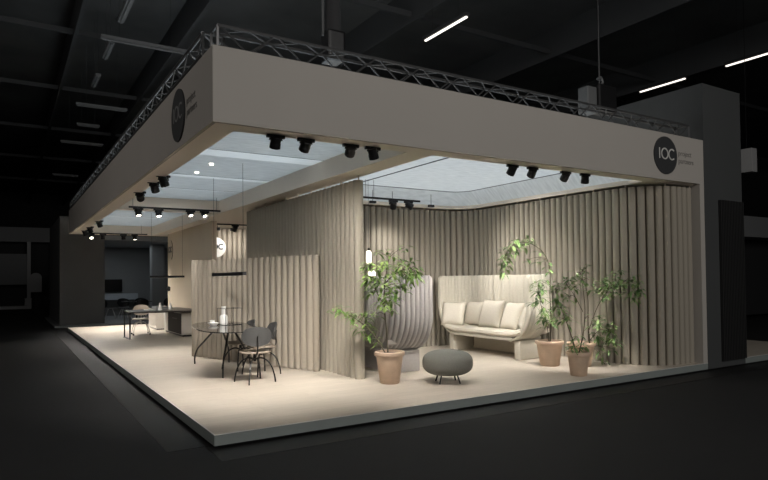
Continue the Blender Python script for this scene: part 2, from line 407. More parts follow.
truss('lighting_truss', 'dark metal lattice truss lying along the top of the left fascia', 15.3, 1, (.226, .37, Z1+.026), pi/2)
# chain hoist above the truss
t = thing('chain_hoist', 'black chain hoist hanging over the front truss near the right logo', 'hoist', (6.28, .62, 4.05))
mesh_obj('housing', box(B(), (-.02, -.14, .05), (.42, .14, .48), .03), BLK, t)
mesh_obj('side_plate', box(B(), (-.24, -.1, .0), (-.02, .1, .42), .02), LAMPH, t)
mesh_obj('chain', tube(B(), [(.16, 0, .48), (.16, 0, 5.5)], .014, 6), BLK, t)
mesh_obj('hook', tube(B(), spline([(.16, 0, .5), (.24, 0, .56), (.2, 0, .64), (.12, 0, .6)], 5), .022, 6), LAMPH, t)
t = thing('chain_hoist', 'black chain hoist with long chain bag rising above the middle of the front truss', 'hoist', (1.62, .62, 4.05))
mesh_obj('housing', box(B(), (-.11, -.12, .0), (.11, .12, .36), .03), BLK, t)
mesh_obj('chain_bag', lathe(B(), [(0, .36), (.1, .36), (.09, .9), (0, .9)], 16), FARD, t, True)
mesh_obj('chain', tube(B(), [(-.13, 0, .3), (-.13, 0, 5.5)], .014, 6), LAMPH, t)
# ------------------------------------------------------------ hall lamps
def hall_lamp(a, b, lit, label, group):
    a, b = Vector(a), Vector(b); L = (b-a).length; ang = math.atan2(b.y-a.y, b.x-a.x)
    t = thing('hall_lamp', label, 'lamp', a, ang, group)
    mesh_obj('housing', box(B(), (0, -.07, .04), (L, .07, .12)), LAMPH if not lit else FARD, t)
    mesh_obj('tube', box(B(), (.03, -.03, 0), (L-.03, .03, .038), .01), LAMPON if lit else LAMPH, t)
    for x in (.2*L, .8*L): mesh_obj('suspension_cable', tube(B(), [(x, 0, .11), (x, 0, 2.11)], .004, 6), FARD, t)
hall_lamp((7.36, 6.65, 7.5), (7.36, 4.95, 7.5), True, 'lit fluorescent hall lamp above the middle of the front truss', None)
hall_lamp((16, 6.56, 7.5), (16, 4.94, 7.5), True, 'lit fluorescent hall lamp seen just above the grey tower', None)
hall_lamp((16, 3.76, 7.5), (16, 2.0, 7.5), True, 'lit fluorescent hall lamp at the right edge beyond the tower', None)
G = 'unlit hall lamps over the left aisle'
hall_lamp((.58, 9.4, 7.5), (.58, 7.0, 7.5), False, 'unlit hall lamp nearest the top edge over the left aisle, pointing away', G)
hall_lamp((.58, 12.1, 7.5), (.58, 10.8, 7.5), False, 'unlit hall lamp pointing away, just below the first crosswise lamp', G)
hall_lamp((.60, 14.9, 7.5), (.60, 13.7, 7.5), False, 'shortest unlit hall lamp pointing away, second below the first crosswise lamp', G)
hall_lamp((.30, 10.6, 7.5), (2.4, 10.6, 7.5), False, 'unlit crosswise hall lamp uppermost over the left truss', G)
hall_lamp((.32, 17.25, 7.5), (1.95, 17.25, 7.5), False, 'unlit crosswise hall lamp second down over the left truss', G)
hall_lamp((.27, 23.7, 7.5), (1.95, 23.7, 7.5), False, 'unlit crosswise hall lamp third down over the left truss', G)
hall_lamp((.6, 20.2, 7.5), (1.4, 20.2, 7.5), False, 'short unlit hall lamp between two longer crosswise ones', G)
hall_lamp((.5, 33, 7.5), (1.8, 33, 7.5), False, 'farthest small unlit hall lamp low over the left truss', G)
# ------------------------------------------------------------ logos
def logo(loc, mtx, disc, label, rad=.30, txt=True, dm=None, lm=None, wt=0):
    t = thing('wall_logo', label, 'sign', loc)
    if disc: mesh_obj('disc', lathe(B(), [(0, 0), (rad, 0), (rad, .018), (0, .018)], 48, mtx=mtx), dm or LOGOD, t, False)
    k = rad/.30; z0, z1 = .018, .024; lm = lm or LOGOW
    bm = prism(B(), [(-.182*k, -.062*k), ((-.160+wt)*k, -.062*k), ((-.160+wt)*k, .108*k), (-.182*k, .108*k)], z0, z1, mtx); mesh_obj('letter_i', bm, lm, t)
    mesh_obj('letter_o', arcband(B(), -.035*k, .023*k, .092*k, (.071-wt)*k, 0, 2*pi, z0, z1, 40, mtx), lm, t)
    mesh_obj('letter_c', arcband(B(), .155*k, .023*k, .092*k, (.071-wt)*k, R(48), R(312), z0, z1, 36, mtx), lm, t)
    if txt:
        text_mesh('wordmark', 'project\npartners', .125, LOGOG, t, mtx @ Matrix.Translation((.355, .035, .003)))
    return t
FR = Matrix(((1, 0, 0, 0), (0, 0, -1, 0), (0, 1, 0, 0), (0, 0, 0, 1)))           # faces -Y
LF = Matrix(((0, 0, -1, 0), (-1, 0, 0, 0), (0, 1, 0, 0), (0, 0, 0, 1)))          # faces -X
logo((7.215, 0, 3.385), FR, True, 'dark round logo with white IOC lettering at the right end of the front fascia')
logo((0, 1.345, 3.37), LF, True, 'dark round logo with IOC lettering on the left fascia near the corner', lm=mat('dim_logo_lettering', (.24, .24, .235), .6))
t = logo((2.80, 14.42, 2.45), LF, False, 'thin dark ring with IOC lettering on the beige wall beside the desk', txt=False, rad=.34, lm=BLK, wt=.02)
mesh_obj('ring', arcband(B(), 0, 0, .34, .315, R(-60), R(75), .0, .01, 30, LF), BLK, t)
t = logo((3.366, 11.34, 2.41), FR, True, 'white round logo with black IOC lettering on the bright lamella wall', txt=False, rad=.28, wt=.014, dm=CERAM, lm=BLK)
# ------------------------------------------------------------ track spotlights
def spot_lamp(parent, loc, target, power, size=48, blend=1.0):
    l = bpy.data.lights.new('spot_beam', 'SPOT'); l.energy = power; l.color = WARM; l.spot_size = R(size); l.spot_blend = blend; l.shadow_soft_size = .09
    o = bpy.data.objects.new('spot_beam', l); COL.objects.link(o)
    d = (Vector(target)-Vector(loc)).normalized()
    o.location = Vector(loc)+d*.165; o.rotation_euler = d.to_track_quat('-Z', 'Y').to_euler()
def spotlight(loc, target, label, power=60, group=None, size=48, arm=.06, beam=True, s=1.0, glow=False):
    """loc = pivot of the head; the arm rises to the track or soffit."""
    t = thing('track_spotlight', label, 'spotlight', loc, 0, group)
    d = (Vector(target)-Vector(loc)).normalized(); q = d.to_track_quat('Z', 'Y').to_matrix().to_4x4() @ Matrix.Scale(s, 4)
    mesh_obj('head', lathe(B(), [(0, -.045), (.054, -.045), (.06, -.038), (.06, .03), (.064, .034), (.064, .09), (.058, .09), (.050, .02), (0, .02)], 20, mtx=q), BLK, t, True)
    lz = .078 if glow else .022
    mesh_obj('lens', lathe(B(), [(0, lz), (.048, lz), (.048, lz+.004), (0, lz+.004)], 20, mtx=q), LENS, t)
    mesh_obj('yoke', tube(B(), [(.07, 0, 0), (.066, 0, arm), (0, 0, arm+.02), (-.066, 0, arm), (-.07, 0, 0)], .011, 6), BLK, t)
    mesh_obj('adapter', box(B(), (-.10, -.02, arm+.01), (.10, .02, arm+.045), .005), BLK, t)
    if beam: spot_lamp(t, loc, target, power*1.5, size*1.35)
    return t
def track(a, b, label, wires=(), wtop=3.29):
    a, b = Vector(a), Vector(b); L = (b-a).length
    t = thing('light_track', label, 'track', a, math.atan2(b.y-a.y, b.x-a.x))
    mesh_obj('rail', box(B(), (0, -.02, -.018), (L, .02, .018), .004), BLK, t)
    for x in wires: mesh_obj('wire', tube(B(), [(x, 0, .018), (x, 0, wtop-a.z)], .004, 6), BLK, t)
G1 = 'spotlights under the front soffit'
zs = 2.945
fr = [(.735, .24, (1.0, 2.0, 0), 'first spotlight from the left corner under the front soffit' , 215),
      (1.085, .24, (1.0, 3.3, 0), 'second spotlight from the left corner under the front soffit', 260),
      (1.64, .24, (2.6, 3.4, .8), 'spotlight under the front soffit, left of the pair above the tall partition, with lit lens', 190),
      (1.93, .24, (3.3, 1.2, 0), 'spotlight under the front soffit, right of the pair above the tall partition', 170),
      (4.17, .27, (4.2, 2.6, .2), 'tilted spotlight with glowing lens under the front soffit, left of the sofa pair', 190),
      (4.55, .27, (5.6, 3.0, .8), 'spotlight beside the tilted glowing one under the front soffit', 200),
      (5.23, .28, (6.2, 3.2, .6), 'spotlight with lit lens second from the right under the front soffit', 130),
      (5.65, .28, (6.3, 1.1, .5), 'last spotlight on the right under the front soffit', 260)]
for x, y, tg, lb, pw in fr: spotlight((x, y, zs), tg, lb, pw, G1, size=40 if x > 5.5 else 58, s=.92, arm=.012, glow='lens' in lb or 'glowing lens' in lb)
G2 = 'spotlights under the left soffit'
for y, tg, lb, pw in [(3.45, (1.2, 3.2, 0), 'largest spotlight under the left soffit, above the other two of its cluster', 60), (4.1, (1.6, 6.0, 0), 'middle spotlight of the larger cluster under the left soffit', 90), (5.3, (1.9, 9.6, .2), 'lowest spotlight of the larger cluster under the left soffit', 150)]:
    spotlight((.27, y, zs), tg, lb, pw, G2, size=62, arm=.035)
for y, tg, lb, pw in [(11.0, (1.6, 12.4, 0), 'nearest spotlight of the small far cluster under the left soffit', 190), (13.0, (1.5, 13.8, 0), 'middle spotlight of the small far cluster under the left soffit', 170), (14.3, (1.2, 15, 0), 'farthest spotlight under the left soffit', 170)]:
    spotlight((.30, y, zs), tg, lb, pw*.8, G2, size=66, arm=.035)
track((.44, 7.5, 3.0), (2.32, 7.45, 3.0), 'black light track crossing below the cream cross beam', (.08, 1.80))
G3 = 'spotlights on the crosswise track'
for x, tg, lb in [(.62, (.9, 6.7, 0), 'leftmost spotlight on the crosswise track'), (1.02, (1.2, 6.5, 0), 'second spotlight from the left on the crosswise track, with glowing lens'), (1.68, (1.75, 5.3, .9), 'third spotlight from the left on the crosswise track'), (1.98, (2.15, 4.9, .7), 'rightmost spotlight on the crosswise track, tilted')]:
    spotlight((x, 7.48, 2.906), tg, lb, 85 if x < 1.3 else 62, G3, size=66 if x < 1.3 else 34, arm=.03, glow=x < 1.3)
track((.34, 15.2, 3.0), (2.22, 15.1, 3.0), 'black light track at the far left end of the stand', (.1, 1.7), 3.29)
G4 = 'spotlights on the far track'
for x, tg, lb in [(.56, (.9, 13.0, 0), 'leftmost spotlight on the far end track'), (.90, (1.0, 15.6, 0), 'second spotlight from the left on the far end track'), (1.50, (1.8, 15.6, 0), 'third spotlight from the left on the far end track'), (1.84, (2.2, 14.6, 0), 'rightmost spotlight on the far end track')]:
    spotlight((x, 15.15, 2.906), tg, lb, 125, G4, size=66, arm=.03, glow=True)
track((3.10, 10.4, 2.99), (4.35, 10.4, 2.99), 'short black light track in front of the bright lamella wall', (.1, 1.1), 3.03)
G5 = 'spotlights before the bright lamella wall'
for x, tg, lb in [(3.62, (3.45, 11.4, 2.1), 'left spotlight on the short track before the bright lamella wall'), (4.08, (4.1, 11.4, 2.1), 'right spotlight on the short track before the bright lamella wall')]:
    spotlight((x, 10.4, 2.896), tg, lb, 24, G5, size=95, arm=.03)
track((3.92, 4.02, 3.0), (5.30, 4.05, 3.0), 'black light track hanging on wires in front of the lounge back wall', (.12, .30), 3.34)
G6 = 'spotlights on the lounge track'
spotlight((4.66, 4.03, 2.906), (5.0, 4.8, 1.6), 'left spotlight on the lounge track, with glowing lens', 42, G6, size=70, arm=.03, glow=True)
spotlight((5.02, 4.04, 2.906), (7.05, 2.4, 1.5), 'right spotlight on the lounge track, tilted to the right', 150, G6, size=60, arm=.03)
G7 = 'small recessed lamps above the lounge back wall'
for x, lb in [(4.55, 'leftmost small black lamp just above the lounge back wall'), (5.02, 'second small black lamp just above the lounge back wall'), (6.0, 'rightmost small black lamp just above the lounge back wall')]:
    bm = B(); box(bm, (-.07, -.03, 0), (.07, .03, .05), .008); tube(bm, [(0, 0, .05), (0, 0, .27)], .005, 6)
    o = mesh_obj('wall_washer', bm, BLK); o.location = (x, 4.62, 2.985); tag(o, lb, 'lamp', G7)
for x, lb in ((3.28, 'small black lamp left on the ceiling before the bright lamella wall'), (3.72, 'small black lamp right on the ceiling before the bright lamella wall')):
    bm = B(); box(bm, (-.07, -.04, 0), (.07, .04, .08), .008); tube(bm, [(0, 0, .08), (0, 0, .145)], .01, 6)
    o = mesh_obj('wall_washer', bm, BLK); o.location = (x, 10.9, 2.86); tag(o, lb, 'lamp', 'small lamps before the bright lamella wall')
# small glowing discs added in place of reflections on the fabric
for i, (x, y, lb) in enumerate([(1.02, 3.60, 'brightest tiny glowing dot standing for a reflection in the ceiling fabric over the table'), (1.02, 4.45, 'fainter tiny glowing dot standing for a reflection in the ceiling fabric, left of the brightest')]):
    o = mesh_obj('ceiling_reflection_dot', lathe(B(), [(0, 0), (.03, 0), (.032, .02), (0, .02)], 16), LENS); o.location = (x, y, 3.268); tag(o, lb, 'lamp', 'tiny ceiling reflection dots')
# linear pendants
def pendant(a, b, top, label, wires):
    a, b = Vector(a), Vector(b); L = (b-a).length
    t = thing('linear_pendant', label, 'pendant lamp', a, math.atan2(b.y-a.y, b.x-a.x))
    mesh_obj('bar', box(B(), (0, -.03, 0), (L, .03, .055), .006), BLK, t)
    mesh_obj('diffuser', box(B(), (.02, -.02, -.006), (L-.02, .02, 0)), WHITE, t)
    for x in wires: mesh_obj('wire', tube(B(), [(x, 0, .055), (x, 0, top-a.z)], .003, 6), BLK, t)
pendant((1.44, 4.98, 1.545), (1.44, 3.30, 1.545), 3.29, 'slim black bar pendant hanging over the glass table', (.05, 1.62))
pendant((1.55, 11.2, 1.56), (2.45, 11.2, 1.56), 3.29, 'slim black bar pendant hanging over the far desk', (.05, .85))
# ------------------------------------------------------------ low screen
bm = B(); lamella(bm, [(1.445, 6.20), (2.525, 3.10)], .152, .045, .030, .012, 1.862, both=True, slot=.02)
t = thing('lamella_screen', 'low sand coloured ribbed felt screen standing behind the glass table', 'screen')
mesh_obj('panel', bm, LAMS, t, True)
dv = Vector((1.08, -3.10, 0)).normalized()
for nm, (x, y) in (('far', (1.445, 6.20)), ('near', (2.525, 3.10))):
    s_ = -1 if nm == 'far' else 1
    mesh_obj('end_post', lathe(B(), [(0, .0), (.052, .0), (.055, .004), (.055, 1.866), (0, 1.866)], 20, (x+dv.x*s_*.035, y+dv.y*s_*.035, 0)), LAMS, t, True)
# ------------------------------------------------------------ glass table
t = thing('glass_table', 'oblong table with smoked glass top and splayed dark legs before the low screen', 'table', (1.25, 3.75, 0))
poly = []
for k in range(64):
    a = 2*pi*k/64; ca, sa = cos(a), sin(a); ex = 2/2.5
    px_, py_ = .46*abs(ca)**ex*(1 if ca > 0 else -1), 1.22*abs(sa)**ex*(1 if sa > 0 else -1)
    poly.append((px_*cos(R(9))+py_*sin(R(9)), -px_*sin(R(9))+py_*cos(R(9))))
o = mesh_obj('tabletop', prism(B(), poly, .728, .742), SMOKE, t); o['label'] = 'smoked glass tabletop'
mesh_obj('under_frame', box(B(), (-.08, -.44, .690), (.10, .46, .727), .01), BRONZE, t)
for fx, fy, tx, ty in ((-.105, 1.34, .0, .40), (-.16, -.46, -.04, -.36), (.45, 1.18, .08, .40), (.40, -.08, .06, -.30)):
    k = Vector((fx, fy, .22)); pts = [(tx, ty, .70)]+[tuple(Vector((tx, ty, .70)).lerp(k, u)) for u in (.3, .6, .88)]+[(fx*1.01, fy*1.01, .13), (fx*1.01, fy*1.01, 0)]
    mesh_obj('leg', tube(B(), spline(pts, 4), .017, 8, .013), BRONZE, t, True)
# table pieces
def lath(name, prof, m, loc, label, cat, n=28):
    o = mesh_obj(name, lathe(B(), prof, n), m, None, True); o.location = loc; return tag(o, label, cat)
TZ = .742
lath('vase', [(0, 0), (.055, 0), (.064, .02), (.064, .13), (.05, .155), (.036, .165), (.036, .29), (.04, .30), (.032, .30), (.03, .17), (0, .17)], CERAM, (1.36, 4.12, TZ), 'white two-step ceramic vase on the glass table', 'vase')
lath('bowl', [(0, 0), (.05, 0), (.085, .035), (.09, .045), (.08, .042), (.045, .012), (0, .012)], CERAM, (1.17, 4.05, TZ), 'low white bowl on the glass table, left of the vase', 'bowl')
lath('cup', [(0, 0), (.035, 0), (.042, .07), (.036, .07), (.03, .01), (0, .01)], CERAM, (1.22, 4.28, TZ), 'small white cup behind the low bowl on the glass table', 'cup')
t = thing('wire_lantern', 'thin black wire box frame around the vase on the glass table', 'lantern', (1.44, 4.06, TZ), R(10))
a = .145; h = .27
for z in (.004, h): mesh_obj('ring_frame', tube(B(), [(-a, -a, z), (a, -a, z), (a, a, z), (-a, a, z), (-a, -a, z)], .004, 6), BLK, t)
for x in (-a, a):
    for y in (-a, a): mesh_obj('upright', tube(B(), [(x, y, .004), (x, y, h)], .004, 6), BLK, t)
# ------------------------------------------------------------ chairs
def shell(bm, w, h, z0, y0, bend, tilt, th=.014, nx=12, nz=8, p=2.8):
    """curved rounded backrest; faces +y"""
    g = []
    for s in (0, 1):
        rows = []
        for i in range(nz+1):
            v = -1+2*i/nz; row = []
            for j in range(nx+1):
                u = -1+2*j/nx
                x = u*w/2*math.sqrt(1-.42*v*v); z = z0+v*h/2*math.sqrt(1-.42*u*u)
                y = y0+bend*(x/(w/2))**2-tilt*(z-z0)+s*-th
                row.append(bm.verts.new((x, y, z)))
            rows.append(row)
        g.append(rows)
    for s in (0, 1):
        for i in range(nz):
            for j in range(nx): bm.faces.new((g[s][i][j], g[s][i][j+1], g[s][i+1][j+1], g[s][i+1][j]))
    bd = [(0, j) for j in range(nx)]+[(i, nx) for i in range(nz)]+[(nz, nx-j) for j in range(nx)]+[(nz-i, 0) for i in range(nz)]
    for k in range(len(bd)):
        a, b = bd[k], bd[(k+1) % len(bd)]
        bm.faces.new((g[0][a[0]][a[1]], g[0][b[0]][b[1]], g[1][b[0]][b[1]], g[1][a[0]][a[1]]))
    return bm
def seat(bm, w, d, z, th=.035, n=32, dish=.012):
    ex = 2/3.2; rings = []
    prof = [(0, th*.55-dish), (.5, th*.6-dish*.6), (.85, th), (.97, th*.85), (1, th*.5), (.97, th*.12), (.85, 0), (0, 0)]
    for r, h in prof:
        if r == 0: rings.append([bm.verts.new((0, 0, z+h))]); continue
        ring = []
        for k in range(n):
            ca, sa = cos(2*pi*k/n), sin(2*pi*k/n)
            ring.append(bm.verts.new((r*w/2*abs(ca)**ex*(1 if ca > 0 else -1), r*d/2*abs(sa)**ex*(1 if sa > 0 else -1), z+h)))
        rings.append(ring)
    for a, b in zip(rings, rings[1:]):
        for j in range(n):
            j2 = (j+1) % n
            if len(a) == 1: bm.faces.new((a[0], b[j], b[j2]))
            elif len(b) == 1: bm.faces.new((a[j], a[j2], b[0]))
            else: bm.faces.new((a[j], a[j2], b[j2], b[j]))
    return bm
def swivel_chair(label, loc, rz, group=None, seat_m=TAUPE, back_m=CHAR, leg_m=BRONZE, legrot=0, casters=False, backh=.28):
    t = thing('swivel_chair', label, 'chair', loc, rz, group)
    o = mesh_obj('seat', seat(B(), .44, .42, .42), seat_m, t, True); 
    mesh_obj('backrest', shell(B(), .43, backh, .668, -.215, .075, .12), back_m, t, True)
    bm = B(); tube(bm, spline([(0, -.05, .40), (0, -.18, .41), (0, -.235, .47), (0, -.232, .60), (0, -.242, .68)], 5), .011, 8)
    mesh_obj('back_support', bm, leg_m, t, True)
    bm = B(); lathe(bm, [(0, .30), (.022, .30), (.022, .40), (.07, .412), (0, .412)], 16); mesh_obj('column', bm, leg_m, t, True)
    for k in range(4):
        a = pi/4+pi/2*k+legrot; c, s = cos(a), sin(a)
        f = lambda r, z: (r*c, r*s, z)
        zb = .045 if casters else 0
        lg = mesh_obj('leg', tube(B(), spline([f(.01, .33), f(.10, .345), f(.19, .30), f(.255, .20), f(.29, .08), f(.30, zb)], 4), .0115, 8), leg_m, t, True)
        if casters:
            mesh_obj('caster', lathe(B(), [(0, -.012), (.022, -.012), (.024, 0), (.022, .012), (0, .012)], 14, mtx=Matrix.Translation(f(.30, .024)) @ Matrix.Rotation(pi/2, 4, 'X')), BLK, lg, True)
    return t
G = 'charcoal chairs round the glass table'
c0 = swivel_chair('charcoal chair at the near end of the glass table, its backrest towards the platform corner', (1.37, 2.68, 0), R(-10), G, legrot=R(20))
dup(c0, (1.70, 3.30, 0), R(90-6), 'charcoal chair at the right side of the glass table, the nearer of two', G)
dup(c0, (1.62, 4.06, 0), R(90-2), 'charcoal chair at the right side of the glass table, the farther of two', G)
# ------------------------------------------------------------ desk area
t = thing('office_desk', 'long dark topped desk before the plain beige wall', 'desk', (0, 0, 0))
mesh_obj('desktop', prism(B(), [(.93, 10.55), (1.02, 10.45), (2.45, 10.22), (2.60, 10.35), (2.68, 11.4), (2.55, 12.6), (1.3, 11.8), (.98, 11.6)], .665, .70), DWOOD, t)
for x, y in ((.975, 10.7), (.955, 11.4)):
    mesh_obj('leg', box(B(), (x-.015, y-.02, .012), (x+.015, y+.02, .665)), BLK, t)
fb = prism(B(), [(.945, 10.65), (1.005, 10.65), (.985, 11.45), (.925, 11.45)], 0, .012); mesh_obj('foot_bar', fb, BLK, t)
t = thing('pedestal_cabinet', 'white cabinet with dark drawer front under the right end of the desk', 'cabinet', (2.21, 10.5, 0))
mesh_obj('body', box(B(), (.0, 0, .05), (.50, 2.1, .63), .008), WHITE, t)
d = mesh_obj('drawer', box(B(), (-.02, .03, .07), (-.001, 1.5, .61), .004), DRAW, t); d['label'] = 'dark drawer front'
mesh_obj('handle', box(B(), (-.035, .35, .45), (-.02, .95, .465)), BLK, d)
mesh_obj('plinth', box(B(), (.03, .03, 0), (.47, 2.07, .05)), BLK, t)
t = thing('pedestal_cabinet', 'open white cubby cabinet standing left of the drawer cabinet', 'cabinet', (2.15, 13.4, 0))
bm = B(); box(bm, (0, 0, .03), (.5, .03, .60)); box(bm, (0, 1.1, .03), (.5, 1.13, .60)); box(bm, (0, .03, .03), (.5, 1.1, .06)); box(bm, (0, .03, .57), (.5, 1.1, .60)); box(bm, (.47, .03, .06), (.5, 1.1, .57))
mesh_obj('body', bm, WHITE, t); mesh_obj('foot', box(B(), (.03, .03, 0), (.47, 1.1, .03)), BLK, t)
swivel_chair('beige office chair with pale legs and casters behind the far desk', (1.46, 11.97, 0), R(180-12), None, WHITE, mat('beige_chair_back', (.36, .30, .24), .6), mat('pale_chair_metal', (.62, .60, .57), .35, metal=.4), legrot=R(8), casters=True, backh=.30)
DZ = .70
lath('cone_lamp', [(0, 0), (.055, 0), (.05, .02), (.02, .19), (.012, .20), (0, .20)], CERAM, (1.75, 10.9, DZ), 'slim white cone standing on the far desk', 'ornament')
lath('carafe', [(0, 0), (.04, 0), (.045, .09), (.02, .13), (.02, .17), (0, .17)], CERAM, (2.1, 11.3, DZ), 'small white carafe on the far desk, right of the cone', 'carafe')
bm = B(); box(bm, (0, 0, 0), (.24, .32, .018), .004); o = mesh_obj('notebook', bm, CERAM); o.location = (1.42, 11.0, DZ); tag(o, 'white notebook lying on the far desk, left of the cone', 'notebook')
bm = B(); box(bm, (0, 0, 0), (.34, .5, .07), .01); o = mesh_obj('desk_tray', bm, FARG); o.location = (1.78, 11.6, DZ); tag(o, 'grey desk tray behind the white cone on the far desk', 'tray')
o = mesh_obj('wall_peg', lathe(B(), [(0, 0), (.06, 0), (.075, .03), (.07, .07), (.04, .10), (0, .105)], 20, mtx=LF), BLK, None, True); o.location = (2.80, 14.5, 1.22); tag(o, 'round black knob on the left end of the plain beige wall', 'knob')
# ------------------------------------------------------------ sofas (front faces -y, origin at floor under seat centre)
def sofa_inset(z, Rr, zt):
    if z >= zt: return 0
    u = min(1, (zt-z)/(zt-.335)); return Rr*(1-math.sqrt(max(0, 1-u*u)))
def sofa(label, loc, rz, fabric, cush, W=2.58, D=.78, H=1.515, ribs=.085):
    t = thing('highback_sofa', label, 'sofa', loc, rz)
    hw, th, rc = W/2, .055, .38; yb = D/2; yf = -D/2
    path = [(-hw, yf), (-hw, yb-rc)]+[(-hw+rc-rc*cos(a), yb-rc+rc*sin(a)) for a in [pi/2*i/8 for i in range(1, 9)]]
    path += [(hw-rc, yb)]+[(hw-rc+rc*sin(a), yb-rc+rc*cos(a)) for a in [pi/2*i/8 for i in range(1, 9)]]+[(hw, yf)]
    L = sum(math.dist(a, b) for a, b in zip(path, path[1:])); n = round(L/ribs); sub = 6
    P, N, L = resample(path, L/(n*sub)); nz = 20; zs_ = []
    for i in range(nz+1): zs_.append(.335+(.93-.335)*(1-cos(pi/2*i/nz)) if i < nz else .93)
    zs_ += [1.1, 1.3, 1.44, 1.49, 1.508, H]
    def surf(off, ribamp, sgn):
        rows = []
        for zi, z in enumerate(zs_):
            ins = sofa_inset(z, .50, .93); insb = sofa_inset(z, .16, .62)
            rd = 0 if z < 1.44 else (.0 if z < 1.49 else (.008 if z < 1.51 else .022))
            # round off the top front corner of the ears
            row = []
            for k, p in enumerate(P):
                nrm = N[k]; side = abs(nrm.x); rib = ribamp*math.sqrt(max(0, 1-(2*((k % sub)/sub)-1)**2))
                o_ = -off+sgn*(rib-rd)
                q = Vector((p.x+nrm.x*o_-(1 if p.x > 0 else -1)*ins*min(1, abs(p.x)/(hw-.3)) * (1 if abs(p.x) > 1e-6 else 0),
                            p.y+nrm.y*o_-insb*max(0, nrm.y), z))
                if q.y < yf+.2 and z > 1.35: q.z = z-.10*((z-1.35)/.165)*max(0, (yf+.06-q.y)/.06)*.5
                row.append(q)
            rows.append(row)
        return rows
    A = surf(0, .028, 1); Bq = surf(th, .014, -1)
    bm = B(); va = [[bm.verts.new(q) for q in r] for r in A]; vb = [[bm.verts.new(q) for q in r] for r in Bq]
    nk, nzz = len(P), len(zs_)
    for i in range(nzz-1):
        for k in range(nk-1):
            bm.faces.new((va[i][k], va[i][k+1], va[i+1][k+1], va[i+1][k])); bm.faces.new((vb[i][k+1], vb[i][k], vb[i+1][k], vb[i+1][k+1]))
        for k in (0, nk-1): bm.faces.new((va[i][k], va[i+1][k], vb[i+1][k], vb[i][k]))
    for k in range(nk-1):
        for i in (0, nzz-1): bm.faces.new((va[i][k], va[i][k+1], vb[i][k+1], vb[i][k]))
    mesh_obj('shell', bm, fabric, t, True, 60)
    # piped front edge of the shell
    prof = [(-hw+sofa_inset(z, .50, .93), z) for z in zs_]
    # seat pan
    x0 = hw-.50
    bm = B(); box(bm, (-x0-.10, yf+.0, .325), (x0+.10, yb-.06, .385), .015); mesh_obj('seat_frame', bm, fabric, t, True)
    bm = B(); a = .47+.02
    prs = []
    xe = hw-.19
    sec = [(yf-.005, .40), (yf-.03, .43), (yf-.02, .475), (yf+.04, .50), (yb-.20, .485), (yb-.07, .47), (yb-.07, .385), (yf+.02, .385)]
    m = 28; rings = []
    for i in range(m+1):
        x = -xe+2*xe*i/m; lift = .07*max(0, (abs(x)-(hw-.62))/.43)**2; sh = 1 if 0 < i < m else .8
        rings.append([bm.verts.new((x, y, .435+(z-.435)*sh+lift)) for y, z in sec])
    for r1, r2 in zip(rings, rings[1:]):
        for j in range(len(sec)): bm.faces.new((r1[j], r1[(j+1) % len(sec)], r2[(j+1) % len(sec)], r2[j]))
    bm.faces.new(rings[0][::-1]); bm.faces.new(rings[-1])
    mesh_obj('seat_cushion', bm, cush, t, True, 50)
    for sx in (-1, 1):
        xo = sx*(hw-.28); xi = sx*(hw-.42); bm = B()
        box(bm, (min(xo, xi), yf+.06, 0), (max(xo, xi), yf+.58, .34), .02); mesh_obj('leg', bm, fabric, t, True)
    bm = B(); box(bm, (-hw+.47, yb-.22, .02), (hw-.47, yb-.14, .33), .01); mesh_obj('rear_panel', bm, fabric, t, True)
    return t
sofa('ivory high-backed sofa facing left against the curved lamella wall', (6.38, 3.11, 0), R(-90), IVORY, CUSH)
sofa('grey ribbed high-backed sofa seen from its rounded end behind the middle plant', (3.57, 3.14, 0), R(90), GREYF, GREYF)
def pillow(label, loc, rot, s=.5, h=None, thick=.085):
    h = h or s; n = 14; bm = B(); g = []
    for sg in (1, -1):
        rows = []
        for i in range(n+1):
            row = []
            for j in range(n+1):
                u, v = -1+2*i/n, -1+2*j/n
                pin = 1-.07*(1-abs(u)**2)*abs(v)**3; pin2 = 1-.07*(1-abs(v)**2)*abs(u)**3
                z = thick*((1-u**4)*(1-v**4))**.6
                row.append(bm.verts.new((u*s/2*pin2, v*h/2*pin, sg*z)))
            rows.append(row)
        g.append(rows)
    for q in (0, 1):
        for i in range(n):
            for j in range(n): bm.faces.new((g[q][i][j], g[q][i+1][j], g[q][i+1][j+1], g[q][i][j+1]))
    bmesh.ops.remove_doubles(bm, verts=bm.verts, dist=1e-5)
    o = mesh_obj('cushion', bm, CUSH, None, True, 180); o.location = loc; o.rotation_euler = rot
    return tag(o, label, 'cushion', 'cushions on the ivory sofa')
# cushions stand on the seat (top about .495) and lean on the backrest at x about 6.70
def lean(y, z, rz, tilt, label, s=.5, x=6.50, h=None):
    Rm = Matrix.Rotation(rz, 4, 'Z') @ Matrix.Rotation(R(-90), 4, 'Z') @ Matrix.Rotation(R(90)-tilt, 4, 'X')
    return pillow(label, (x, y, z), Rm.to_euler(), s, h)
lean(4.06, .735, R(30), R(20), 'cream cushion at the far left end of the ivory sofa', .50, 6.12)
lean(3.88, .735, R(4), R(16), 'cream cushion second from the left on the ivory sofa', .50, 6.53)
lean(3.24, .755, R(4), R(20), 'large cream cushion in the middle of the ivory sofa, leaning forward', .58, 6.42)
lean(2.68, .735, R(-8), R(22), 'cream cushion right of the large middle one on the ivory sofa', .56, 6.44)
lean(2.20, .735, R(-38), R(24), 'cream cushion leaning on the right arm of the ivory sofa', .46, 6.30)
